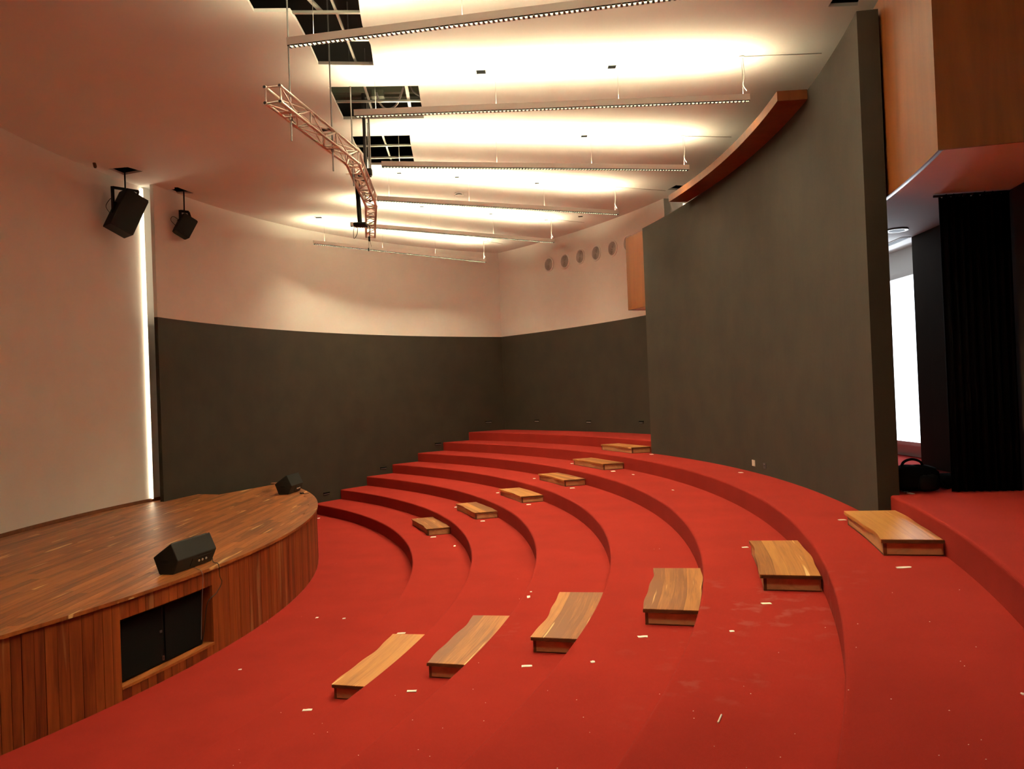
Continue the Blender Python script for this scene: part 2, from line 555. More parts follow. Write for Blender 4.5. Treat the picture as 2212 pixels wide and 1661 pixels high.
tris = tessellate_polygon([[Vector((p[0], p[1], 0)) for p in l] for l in loops])
cv = [(p[0], p[1], ZC) for p in flat]
cf = [tuple(t) for t in tris]
base = len(outer)
for l in loops[1:]:
    n = len(l); s0 = len(cv)
    cv += [(p[0], p[1], ZC + 0.05) for p in l]
    cf += [(base + i, base + (i + 1) % n, s0 + (i + 1) % n, s0 + i) for i in range(n)]
    base += n
ce = struct(mobj('ceiling', cv, cf, 'ceil'), 'flat white ceiling with ragged openings and suspended lights')
for p in ce.data.polygons:
    if p.normal.z > 0.5: p.flip()
struct(box('roof_slab', (-1.5, 10.5, ZC + 1.6), (24, 0, 0), (0, 52, 0), (0, 0, 0.2), 'plenum'))
for (c_, ax, ay) in (((-13.1, 10.5), (0.2, 0), (0, 50)), ((10.1, 10.5), (0.2, 0), (0, 50)), ((-1.5, -14.1), (23, 0), (0, 0.2)), ((-1.5, 35.1), (23, 0), (0, 0.2))):
    struct(box('wall_roof_void', (*c_, ZC + 0.75), (*ax, 0), (*ay, 0), (0, 0, 1.5), 'plenum'))

# ================================================================== STAGE
st = thing('stage', (SX + 12, SY, 0), 'curved wooden stage with plank deck and vertical board front', 'stage')
# front boards with the opening for the subwoofers
SO0, SO1, SZ0, SZ1 = -18.93, -12.02, 0.16, 0.955
a = -27.0
dw = math.degrees(0.145 / SR)
sill_mesh = None
while a < 37:
    wj = dw * rnd.uniform(0.8, 1.15)
    b_ = min(a + wj, 37.2)
    if a < SO0 < b_: b_ = SO0
    if a < SO1 < b_: b_ = SO1
    jit = rnd.uniform(0, 0.004)
    if a >= SO0 - 1e-6 and b_ <= SO1 + 1e-6:
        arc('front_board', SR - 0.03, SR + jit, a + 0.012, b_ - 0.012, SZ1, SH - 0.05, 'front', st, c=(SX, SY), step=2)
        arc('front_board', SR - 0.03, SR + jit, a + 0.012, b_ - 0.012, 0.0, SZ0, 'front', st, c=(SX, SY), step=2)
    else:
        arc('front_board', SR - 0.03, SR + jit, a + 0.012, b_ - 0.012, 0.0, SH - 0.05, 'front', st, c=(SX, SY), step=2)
    a = b_
arc('backing', SR - 0.06, SR - 0.035, -27, SO0 - 0.1, 0, SH - 0.05, 'stepdark', st, c=(SX, SY))
arc('backing', SR - 0.06, SR - 0.035, SO1 + 0.1, 37, 0, SH - 0.05, 'stepdark', st, c=(SX, SY))
# recess lining
arc('recess_sill', SR - 0.85, SR + 0.012, SO0 - 0.02, SO1 + 0.02, SZ0 - 0.03, SZ0 + 0.004, 'deck', st, c=(SX, SY))
arc('recess_head', SR - 0.85, SR - 0.03, SO0, SO1, SZ1, SZ1 + 0.02, 'stepdark', st, c=(SX, SY))
arc('recess_jamb', SR - 0.85, SR - 0.03, SO0 - 0.1, SO0, SZ0, SZ1, 'front', st, c=(SX, SY))
arc('recess_jamb', SR - 0.85, SR - 0.03, SO1, SO1 + 0.1, SZ0, SZ1, 'front', st, c=(SX, SY))
arc('recess_back', SR - 0.87, SR - 0.85, SO0, SO1, SZ0, SZ1, 'stepdark', st, c=(SX, SY))
# rounded edge of the deck
arc('deck_edging', SR - 0.16, SR + 0.03, -27, 36.2, SH - 0.042, SH, 'deck', st, c=(SX, SY), step=0.5)


def clip(poly, nx, ny, d):          # keep nx*x+ny*y <= d
    out = []
    for i in range(len(poly)):
        p, q = poly[i], poly[(i + 1) % len(poly)]
        dp = nx * p[0] + ny * p[1] - d; dq = nx * q[0] + ny * q[1] - d
        if dp <= 0: out.append(p)
        if dp * dq < 0:
            t = dp / (dp - dq)
            out.append((p[0] + (q[0] - p[0]) * t, p[1] + (q[1] - p[1]) * t))
    return out


def halfplane(A, B):                # keep the right-hand side when walking A -> B
    dx, dy = B[0] - A[0], B[1] - A[1]
    nx, ny = -dy, dx
    return nx, ny, nx * A[0] + ny * A[1]


NOTCH = ((-8.75, 20.84), (-7.446, 20.318), (-6.55, 22.53))
RDK = SR - 0.162


def clip_deck(poly, side):
    for k in range(-30, 46, 2):
        aa = math.radians(k)
        poly = clip(poly, math.cos(aa), math.sin(aa), SX * math.cos(aa) + SY * math.sin(aa) + RDK)
        if len(poly) < 3: return []
    A, B = (NOTCH[0], NOTCH[1]) if side == 0 else (NOTCH[1], NOTCH[2])
    if side == 0:
        poly = clip(poly, *halfplane(A, B))
    else:
        poly = clip(poly, *halfplane(A, B))
    return poly


BW = 0.128
nb_ = 0
x = -9.66
while x < -3.8:
    side = 0 if x + BW / 2 < NOTCH[1][0] else 1
    y = 4.0 + rnd.uniform(-1.6, 0)
    while y < 23.2:
        L = rnd.uniform(1.1, 2.1)
        rect = [(x, y), (x + BW - 0.003, y), (x + BW - 0.003, y + L - 0.003), (x, y + L - 0.003)]
        poly = clip_deck(rect, side)
        if len(poly) >= 3:
            vis = any(pix((p[0], p[1], SH))[0] > -40 for p in poly)
            area = 0.5 * abs(sum(poly[i][0] * poly[(i + 1) % len(poly)][1] - poly[(i + 1) % len(poly)][0] * poly[i][1] for i in range(len(poly))))
            if vis and area > 0.006:
                # drop doubled points
                pp = [p for i, p in enumerate(poly) if math.hypot(p[0] - poly[i - 1][0], p[1] - poly[i - 1][1]) > 1e-4]
                if len(pp) >= 3:
                    prism('deck_board', pp, SH - 0.03, SH, 'deck', st); nb_ += 1
        y += L
    x += BW
print('deck boards', nb_)
# boards off to the side of the picture and the floor under the boards
sub = [pol(RDK - 0.05, k, 0, (SX, SY))[:2] for k in range(-27, 35, 1)] + [(-7.6, 20.2), (-9.0, 20.6), (-9.75, 17.0), (-9.85, 8.0)]
prism('subfloor', sub, SH - 0.05, SH - 0.031, 'stepdark', st)

# two subwoofers in the recess
am = math.radians((SO0 + SO1) / 2)
tdir = Vector((-math.sin(am), math.cos(am), 0)); ndir = Vector((math.cos(am), math.sin(am), 0))
cen = pol(SR - 0.10, (SO0 + SO1) / 2, 0, (SX, SY))
for k, (off, lab) in enumerate(((-0.425, 'black subwoofer in the stage front recess, one nearer the frame edge'), (0.37, 'black subwoofer in the stage front recess beside the exposed wooden jamb'))):
    c0 = cen + tdir * off
    t = thing('subwoofer', (c0.x, c0.y, SZ0 + 0.004), lab, 'subwoofer', 'subwoofers under the stage')
    wdt = 0.79; hgt = 0.75
    z0 = SZ0 + 0.006
    box('cabinet', c0 - ndir * 0.33 + Vector((0, 0, z0 + hgt / 2)), tdir * wdt, ndir * 0.6, (0, 0, hgt), 'black', t, 0.008)
    box('grille', c0 - ndir * 0.018 + Vector((0, 0, z0 + hgt / 2)), tdir * (wdt - 0.05), ndir * 0.022, (0, 0, hgt - 0.05), 'grille', t, 0.004)
    if k == 0:
        bd = box('badge', c0 + tdir * (wdt / 2 - 0.03) + Vector((0, 0, z0 + 0.075)) - ndir * 0.002, tdir * 0.036, ndir * 0.012, (0, 0, 0.058), 'silver', t)
        box('badge_mark', c0 + tdir * (wdt / 2 - 0.03) + Vector((0, 0, z0 + 0.075)) + ndir * 0.005, tdir * 0.016, ndir * 0.004, (0, 0, 0.022), 'darkgrey', bd)
        box('badge', c0 + tdir * (wdt / 2 - 0.06) + Vector((0, 0, z0 + 0.42)) - ndir * 0.002, tdir * 0.04, ndir * 0.012, (0, 0, 0.03), 'darkgrey', t)


# ------------------------------------------------------------------ stage monitors
def wedge(base, axis, length, prof, label, scale=1.0, cables=True):
    """prof: cross-section (s, z) in the plane across `axis`"""
    axis = Vector(axis).normalized(); side = Vector((axis.y, -axis.x, 0))
    t = thing('stage_monitor', base, label, 'monitor speaker', 'wedge monitors on the stage')
    b0 = Vector(base)
    n = len(prof)
    pr = [(s * scale, z * scale) for s, z in prof]
    v = [b0 + side * s + Vector((0, 0, z)) + axis * (k * length) for k in (-.5, .5) for s, z in pr]
    f = [tuple(range(n)), tuple(range(n, 2 * n))] + [(i, (i + 1) % n, (i + 1) % n + n, i + n) for i in range(n)]
    mobj('cabinet', v, f, 'charcoal', t, bevel=0.012)
    # grille on the slanting audience-away face (edge 3 -> 4)
    (s0, z0), (s1, z1) = pr[3], pr[4]
    d = Vector((s1 - s0, z1 - z0)); nn = Vector((-d.y, d.x)).normalized()
    cm = Vector(((s0 + s1) / 2, (z0 + z1) / 2)) + Vector((d.y, -d.x)).normalized() * 0.0
    fc = b0 + side * cm.x + Vector((0, 0, cm.y))
    out = (side * (-d.y) + Vector((0, 0, d.x))).normalized()
    if out.dot(fc - (b0 + Vector((0, 0, 0.15)))) < 0: out = -out
    box('grille', fc + out * 0.004, (side * d.x + Vector((0, 0, d.y))) * 0.88, axis * length * 0.9, out * 0.012, 'grille', t, 0.003)
    # connector panel on the lower rear face (edge 1 -> 2)
    (s0, z0), (s1, z1) = pr[1], pr[2]
    d = Vector((s1 - s0, z1 - z0)); fc = b0 + side * (s0 + s1) / 2 + Vector((0, 0, (z0 + z1) / 2))
    out = (side * (d.y) + Vector((0, 0, -d.x))).normalized()
    if out.dot(fc - (b0 + Vector((0, 0, 0.15)))) < 0: out = -out
    pn = box('connector_panel', fc + out * 0.004 + axis * 0.12, (side * d.x + Vector((0, 0, d.y))) * 0.6, axis * length * 0.5, out * 0.008, 'black', t)
    for q in (-0.08, 0.0, 0.09):
        tube('socket', fc + out * 0.006 + axis * (0.14 + q), fc + out * 0.022 + axis * (0.14 + q), 0.016, 'steel', pn)
    # handle recess on the near end
    e0 = b0 - axis * length / 2
    box('handle', e0 + side * pr[0][0] * 0.1 + Vector((0, 0, 0.17 * scale)), side * 0.12, axis * 0.012, (0, 0, 0.05), 'black', t, 0.004)
    return t


Yw = 10.86
pw_px = [(341.6, 1238.8), (376, 1242.4), (388.6, 1210.8), (370.5, 1173.7), (327, 1206)]
prof = [(aty(px, py, Yw).x, aty(px, py, Yw).z) for px, py in pw_px]
xm = (prof[0][0] + prof[1][0]) / 2
prof = [(p[0] - xm, max(0.0, p[1] - SH)) for p in prof]
prof[0] = (prof[0][0], 0.0); prof[1] = (prof[1][0], 0.0)
wedge((xm + 0.095, Yw + 0.44, SH), (0.22, 1, 0), 0.90, prof, 'black wedge monitor above the subwoofer recess with cables hanging down')
mon2 = (atz(617, 1068, SH).x, atz(617, 1068, SH).y + 0.35, SH)
wedge(mon2, (0.10, 1, 0), 0.80, prof, 'black wedge monitor at the far tip of the stage', 1.12)
# cables of the near monitor
ca = thing('speaker_cable', (atz(459, 1222, SH).x, atz(459, 1222, SH).y, SH), 'thin black cable drooping from the near wedge monitor over the stage edge', 'cable')
pts = [aty(459, 1205, 11.62), atz(461, 1214, SH + 0.012), pol(SR + 0.04, -11.55, SH + 0.008, (SX, SY)), pol(SR + 0.045, -11.5, 1.05, (SX, SY)), pol(SR + 0.05, -11.35, 0.95, (SX, SY)), pol(SR + 0.03, -11.8, 0.83, (SX, SY)), pol(SR - 0.03, -12.3, 0.72, (SX, SY)), pol(SR - 0.08, -12.4, 0.35, (SX, SY)), pol(SR - 0.10, -12.5, 0.2, (SX, SY))]
cable('wire', pts, 0.006, 'blackwire', ca)
cb = thing('signal_cable', atz(432, 1226, SH), 'pale cable looped behind the near wedge monitor down the stage front', 'cable')
cable('wire', [aty(424, 1208, 11.45), atz(417, 1222, SH + 0.01), atz(425, 1228, SH + 0.01), pol(SR + 0.035, -13.15, SH + 0.006, (SX, SY)), pol(SR + 0.04, -13.05, 1.1, (SX, SY)), pol(SR + 0.02, -13.0, 0.97, (SX, SY)), pol(SR - 0.05, -12.75, 0.6, (SX, SY)), pol(SR - 0.07, -12.75, 0.25, (SX, SY))], 0.005, 'rod', cb)
cc = thing('floor_cable', atz(655, 1064, SH), 'thin cable with plug lying beside the far wedge monitor', 'cable')
cable('wire', [atz(648, 1063, SH + 0.01), atz(653, 1066, SH + 0.01), atz(660, 1066.5, SH + 0.01), atz(667, 1065, SH + 0.01)], 0.008, 'blackwire', cc)
pc = atz(652, 1065.5, SH + 0.015); box('plug', pc, (0.09, 0.03, 0), (-0.02, 0.05, 0), (0, 0, 0.03), 'black', cc)

# ================================================================== WOODEN STEP BLOCKS
WORD = ['lowest', 'second', 'third', 'fourth', 'fifth', 'topmost']
AISLE = {'near': [(-15.65, -9.95), (-15.76, -10.53), (-15.67, -10.62), (-15.52, -10.75), (-14.95, -10.54), (-14.38, -10.06)],
         'far': [(16.0, 21.5), (15.6, 20.95), (15.45, 20.35), (15.7, 20.5), (16.3, 21.1), (18.0, 22.3)]}
for side_, lst in AISLE.items():
    for n_, (a0, a1) in enumerate(lst):
        i = n_ + 1
        z0 = i * HR; rb = RT_(i + 1) - 0.004
        if side_ == 'far' and i == 6: rb += 0.0
        mid = pol(rb - 0.27, (a0 + a1) / 2, z0)
        extra = {('near', 6): ' beside the partition end', ('far', 6): ' half behind the partition'}.get((side_, i), '')
        t = thing('wooden_step', mid, '%s wooden step block of the six on the %s aisle%s' % (WORD[n_], 'nearer' if side_ == 'near' else 'farther', extra), 'step', 'wooden aisle steps')
        cw = rnd.uniform(0, 6)
        arc('base', rb - 0.525, rb - 0.012, a0 + 0.06, a1 - 0.06, z0, z0 + 0.118, 'stepside', t, step=1.0)
        # dark corner posts and the inset end boards
        for (ae, sg) in ((a0, 1), (a1, -1)):
            arc('end_board', rb - 0.498, rb - 0.03, ae + sg * 0.035, ae + sg * 0.06, z0 + 0.012, z0 + 0.112, 'stepside', t, step=1.0)
            arc('corner_post', rb - 0.527, rb - 0.498, ae + sg * 0.03, ae + sg * 0.12, z0, z0 + 0.118, 'stepdark', t, step=1.0)
        arc('plinth', rb - 0.529, rb - 0.01, a0 + 0.05, a1 - 0.05, z0, z0 + 0.012, 'stepdark', t, step=1.0)
        # four glued planks, the outer ones with a waney edge
        cuts = [0.0] + sorted(rnd.uniform(0.08, 0.47) if False else q + rnd.uniform(-0.035, 0.035) for q in (0.14, 0.28, 0.42)) + [0.55]
        ph = [rnd.uniform(0, 6) for _ in cuts]
        for k in range(4):
            w0 = 0.014 if k == 0 else 0.004
            w1 = 0.010 if k == 3 else 0.004
            fa = (lambda a, p=ph[k], w=w0: w * math.sin(1.25 * a + p) + 0.5 * w * math.sin(3.1 * a + p * 2))
            fb = (lambda a, p=ph[k + 1], w=(w1 if k == 3 else 0.004): (-abs(w) if k == 3 else 0) + w * math.sin(1.25 * a + p) + (0.5 * w * math.sin(3.1 * a + p * 2)))
            arc('plank', rb - 0.55 + cuts[k], rb - 0.55 + cuts[k + 1] - 0.001, a0, a1, z0 + 0.119, z0 + 0.155, 'step', t, step=0.25, f0=fa, f1=fb)
        # darker front edge under the planks
        for ae, sg in ((a0, 1), (a1, -1)):
            arc('edge_band', rb - 0.545, rb - 0.006, ae - sg * 0.012, ae, z0 + 0.121, z0 + 0.150, 'stepdark', t, step=1.0)

# ================================================================== PARTITION LEDGE, BOOTH
t = thing('wooden_ledge', pol(23.65, 4, 7.62), 'curved orange wood ledge projecting from the top of the dark partition', 'ledge')
arc('fascia', 23.44, 23.46, -3.9, 11.2, 7.60, 7.745, 'veneer', t, step=0.5)
arc('soffit', 23.46, 23.875, -3.88, 11.18, 7.60, 7.63, 'veneer', t, step=0.5)
arc('top_board', 23.46, 23.875, -3.88, 11.18, 7.715, 7.745, 'veneer', t, step=0.5)
arc('end_board', 23.44, 23.875, -3.95, -3.9, 7.60, 7.745, 'veneer', t)
arc('end_board', 23.44, 23.875, 11.2, 11.25, 7.60, 7.745, 'veneer', t)

btop = lambda a: 7.57 - 0.0120 * (a - 20.7)
ZB = 5.60
t = thing('projection_booth', pol(24.8, 3, ZB), 'orange wood clad booth hung behind the partition with a white soffit', 'booth')
arc('curved_panel', 24.15, 24.17, -13.9, 20.75, ZB, 7.6, 'veneer', t, step=0.5, ztop=btop)
arc('end_panel', 24.15, RBACK - 0.01, -13.95, -13.9, ZB, 8.0, 'veneer', t)
arc('end_panel', 24.15, RBACK - 0.01, 20.75, 20.8, ZB, 7.57, 'veneer', t)
arc('soffit', 24.20, RBACK - 0.005, -13.88, 20.72, ZB + 0.01, ZB + 0.03, 'white', t, step=0.5)
arc('soffit_trim', 24.17, 24.20, -13.88, 20.72, ZB + 0.0, ZB + 0.03, 'steel', t, step=0.5)
arc('roof_panel', 24.17, RBACK - 0.01, -13.88, 20.72, 7.45, 7.5, 'veneer', t, step=1)
# strip diffuser and a slot in the soffit near the doorway
t = thing('ceiling_slot_vent', pol(24.9, -1.0, ZB), 'dark slot vent in the soffit over the doorway', 'vent')
arc('slot', RBACK - 0.16, RBACK - 0.06, -2.5, 3.5, ZB - 0.006, ZB + 0.008, 'trim', t)
arc('slot_frame', RBACK - 0.18, RBACK - 0.04, -2.6, 3.6, ZB - 0.002, ZB + 0.009, 'white', t)
P = atz(1937, 497, ZB)
t = thing('recessed_spotlight', P, 'small round recessed spotlight in the grey soffit by the doorway', 'spotlight')
for nm, rr_, mt, dz in (('bezel', 0.16, 'steel', -0.012), ('lens', 0.11, 'trim', -0.016)):
    tube(nm, (P.x, P.y, ZB + 0.012), (P.x, P.y, ZB + dz), rr_, mt, t)
# radial wall of the room above the booth, with a lit opening
w2 = struct(arc('wall_upper_room', RBACK, 26.18, 21.3, 21.6, 7.5, ZC, 'white'), 'pale end wall of the recess above the booth')
w2b = struct(arc('window_2', 26.18, 27.4, 21.4, 21.5, 7.5, ZC - 0.10, 'lit'), 'small lit opening above the booth beside the partition top')
arc('window_frame', 26.18, 27.4, 21.3, 21.6, ZC - 0.10, ZC, 'white', w2b)

# black curtain hung across the passage, behind the partition's end
t = thing('black_curtain', pol(25.1, -9.1, 2.1), 'black curtain hanging beside the partition end over the red carpet', 'curtain')
n = 60
vv = []
for k in range(n + 1):
    r = 24.76 + (RBACK - 0.03 - 24.76) * k / n
    da = 0.10 * math.sin(k * 0.95) + 0.04 * math.sin(k * 2.3)
    zt = ZB - 0.02 + 0.02 * math.sin(k * 1.7)
    vv += [pol(r, -9.15 + da * 0.6, 2.105), pol(r, -9.15 + da, zt), pol(r, -9.10 + da * 0.6, 2.105), pol(r, -9.10 + da, zt)]
ff = []
for k in range(n):
    b = 4 * k
    ff += [(b, b + 1, b + 5, b + 4), (b + 2, b + 6, b + 7, b + 3), (b + 1, b + 3, b + 7, b + 5), (b, b + 4, b + 6, b + 2)]
ff += [(0, 2, 3, 1), (4 * n, 4 * n + 1, 4 * n + 3, 4 * n + 2)]
mobj('cloth', vv, ff, 'blackm', t, smooth=True)
tube('curtain_rail', pol(24.70, -9.12, ZB - 0.012), pol(RBACK - 0.02, -9.12, ZB - 0.012), 0.015, 'trim', t)

# bag on the floor in the gap
bp0 = Vector((4.80, 9.78, 2.1))
t = thing('duffel_bag', bp0, 'black duffel bag with carry handle lying beside the partition end', 'bag')


def blob(name, c, sx, sy, sz, mat, parent, seed=0, n=20, m=12, amp=0.10):
    rr = random.Random(seed)
    ph = [rr.uniform(0, 6) for _ in range(6)]
    v = []
    for j in range(m + 1):
        th = PI * j / m
        for i in range(n):
            f_ = 2 * PI * i / n
            k = 1 + amp * math.sin(3 * f_ + ph[0]) * math.sin(th) + amp * 0.6 * math.sin(5 * f_ + 4 * th + ph[1])
            e = 0.6
            cx_, sx_ = math.cos(f_), math.sin(f_)
            px = math.copysign(abs(cx_) ** e, cx_) * math.sin(th) ** e
            py = math.copysign(abs(sx_) ** e, sx_) * math.sin(th) ** e
            pz = math.copysign(abs(math.cos(th)) ** e, math.cos(th))
            v.append(Vector(c) + Vector((px * sx * k, py * sy * k, max(pz * sz * k, -sz))))
    f = [(j * n + i, j * n + (i + 1) % n, (j + 1) * n + (i + 1) % n, (j + 1) * n + i) for j in range(m) for i in range(n)]
    return mobj(name, v, f, mat, parent, smooth=True)


blob('body', bp0 + Vector((0, 0, 0.15)), 0.27, 0.16, 0.15, 'blackm', t, 3)
blob('side_pocket', bp0 + Vector((0.10, -0.14, 0.10)), 0.13, 0.06, 0.095, 'black', t, 4)
cable('handle', [bp0 + Vector(p) for p in ((-0.14, 0, 0.27), (-0.10, 0, 0.345), (0.0, 0, 0.375), (0.10, 0, 0.34), (0.13, 0, 0.27))], 0.016, 'blackm', t)
cable('strap', [bp0 + Vector(p) for p in ((0.22, 0, 0.18), (0.31, -0.04, 0.08), (0.38, -0.05, 0.02), (0.46, -0.02, 0.02))], 0.014, 'blackm', t)
b2 = Vector((5.36, 9.98, 2.1))
t = thing('cloth_bundle', b2, 'dark crumpled bundle on the floor against the black curtain', 'bundle')
blob('fold', b2 + Vector((0, 0, 0.08)), 0.20, 0.12, 0.08, 'blackm', t, 8, amp=0.16)

# ================================================================== WALL FITTINGS
LABV = ['round grey wall vent, one nearest the room corner', 'second round wall vent counting from the room corner', 'third round wall vent counting from the room corner', 'fourth round wall vent counting from the room corner', 'fifth round wall vent, beside the half hidden one', 'round wall vent half hidden behind the wooden booth']
for k, (px, py) in enumerate([(1186, 571.5), (1220.5, 564.5), (1253.5, 554.5), (1288, 546.5), (1323.5, 536.5), (1357, 526)]):
    P = oncyl(px, py, RBACK - 0.005)
    r, a_ = topol(P)
    nrm = Vector((-math.cos(math.radians(a_)), -math.sin(math.radians(a_)), 0))
    t = thing('round_vent', P, LABV[k], 'vent', 'round vents on the back wall')
    rot = Vector((0, 0, 1)).rotation_difference(nrm).to_matrix().to_4x4()
    if k == 0:
        def torus(nm, R_, r_, mat):
            me = bpy.data.meshes.new(nm); n, m = 40, 8
            v = [((R_ + r_ * math.cos(2 * PI * j / m)) * math.cos(2 * PI * i / n), (R_ + r_ * math.cos(2 * PI * j / m)) * math.sin(2 * PI * i / n), r_ * 0.9 * math.sin(2 * PI * j / m)) for i in range(n) for j in range(m)]
            f = [(i * m + j, ((i + 1) % n) * m + j, ((i + 1) % n) * m + (j + 1) % m, i * m + (j + 1) % m) for i in range(n) for j in range(m)]
            me.from_pydata(v, [], f)
            for p_ in me.polygons: p_.use_smooth = True
            me.materials.append(M[mat]); return me
        VM = {'outer_ring': torus('outer_ring', 0.235, 0.024, 'housing')}
        for q, R_ in enumerate((0.192, 0.15, 0.108, 0.066)):
            VM['ring%d' % q] = torus('ring', R_, 0.0165, 'grey')
    inst('outer_ring', VM['outer_ring'], Matrix.Translation(P + nrm * 0.012) @ rot, t)
    for q in range(4):
        inst('ring', VM['ring%d' % q], Matrix.Translation(P + nrm * 0.016) @ rot, t)
    tube('hub', P + nrm * 0.0, P + nrm * 0.03, 0.034, 'grey', t)
    tube('backing', P - nrm * 0.004, P + nrm * 0.003, 0.225, 'blackm', t)
    sd = Vector((-nrm.y, nrm.x, 0))
    box('spoke', P + nrm * 0.008 + Vector((0, 0, 0)), sd * 0.012, (0, 0, 0.42), nrm * 0.008, 'grey', t)


def step_light(P, nrm, label, w=0.24, h=0.075):
    t = thing('wall_mount_step_light', P, label, 'step light', 'recessed step lights')
    sd = Vector((-nrm.y, nrm.x, 0))
    box('hood', P + nrm * 0.012 + Vector((0, 0, h * 0.32)), sd * w, nrm * 0.03, (0, 0, h * 0.36), 'blackm', t, 0.003)
    box('aperture', P + nrm * 0.004 + Vector((0, 0, h * 0.02)), sd * w * 0.94, nrm * 0.012, (0, 0, h * 0.3), 'blackm', t)
    box('lens', P + nrm * 0.010 + Vector((0, 0, -h * 0.18)), sd * w * 0.9, nrm * 0.018, (0, 0, h * 0.22), 'steel', t, 0.002)
    box('frame', P + nrm * 0.006 + Vector((0, 0, -h * 0.42)), sd * w, nrm * 0.016, (0, 0, h * 0.2), 'blackm', t, 0.002)


for k, (px, py) in enumerate([(705, 1066), (828, 1011), (946, 959), (1055, 911.5)]):
    P = oncyl(px, py, LWR, (LWX, LWY))
    nrm = (Vector((LWX, LWY, 0)) - Vector((P.x, P.y, 0))).normalized()
    step_light(P, nrm, ['recessed step light on the dark left wall just behind the stage tip', 'recessed step light on the left wall above the third red tier', 'recessed step light on the left wall above the fifth red tier', 'recessed step light on the left wall just before the room corner'][k], 0.26)
for k, (px, py) in enumerate([(1160, 909), (1272, 911), (1386, 912)]):
    P = oncyl(px, py, RBACK)
    r, a_ = topol(P)
    nrm = Vector((-math.cos(math.radians(a_)), -math.sin(math.radians(a_)), 0))
    step_light(P, nrm, ['recessed step light on the back wall, nearest the room corner', 'middle recessed step light of three on the back wall', 'recessed step light on the back wall, nearest the partition'][k])

for (px, py, lab, mat, w_, h_, nm) in ((1628.5, 1000, 'white blank switch plate low on the dark partition', 'plate', 0.075, 0.115, 'wall_switch_plate'), (1652.5, 1006, 'small dark power socket beside the white plate on the partition', 'trim', 0.07, 0.10, 'wall_socket')):
    P = oncyl(px, py, 23.88)
    r, a_ = topol(P)
    nrm = Vector((-math.cos(math.radians(a_)), -math.sin(math.radians(a_)), 0)); sd = Vector((-nrm.y, nrm.x, 0))
    t = thing(nm, P, lab, 'socket' if mat == 'trim' else 'switch plate')
    box('cover', P + nrm * 0.006, sd * w_ * 1.9, nrm * 0.012, (0, 0, h_), mat, t, 0.003)
    if mat == 'plate':
        box('insert', P + nrm * 0.012, sd * w_ * 1.2, nrm * 0.006, (0, 0, h_ * 0.6), mat, t, 0.002)
    else:
        for s_ in (-0.02, 0.02):
            tube('pin_hole', P + sd * s_ + nrm * 0.008, P + sd * s_ + nrm * 0.014, 0.008, 'black', t)
        box('bracket', P + nrm * 0.013 + Vector((0, 0, 0.03)), sd * 0.07, nrm * 0.004, (0, 0, 0.012), 'rod', t)

# ================================================================== PENDANT LIGHTS
ZBAR = 8.16
BARS = [((-2.721, 10.389), -10.5, 6.45), ((-2.390, 13.071), -0.14, 6.42), ((-2.417, 15.977), 10.16, 6.45), ((-3.024, 18.660), 23.03, 6.52), ((-4.111, 21.345), 32.24, 6.60), ((-5.638, 23.554), 42.49, 6.65)]
LABB = ['nearest long linear pendant light with silver louvre cells, cut off by the picture top', 'second linear pendant light passing in front of the square ceiling opening', 'third linear pendant light starting beside the small ceiling opening', 'fourth linear pendant light starting behind the hanging truss', 'fifth linear pendant light starting behind the projector mount', 'farthest linear pendant light, seen against the white left wall',
        'linear pendant light hung overhead near the camera', 'linear pendant light hung overhead behind the camera']
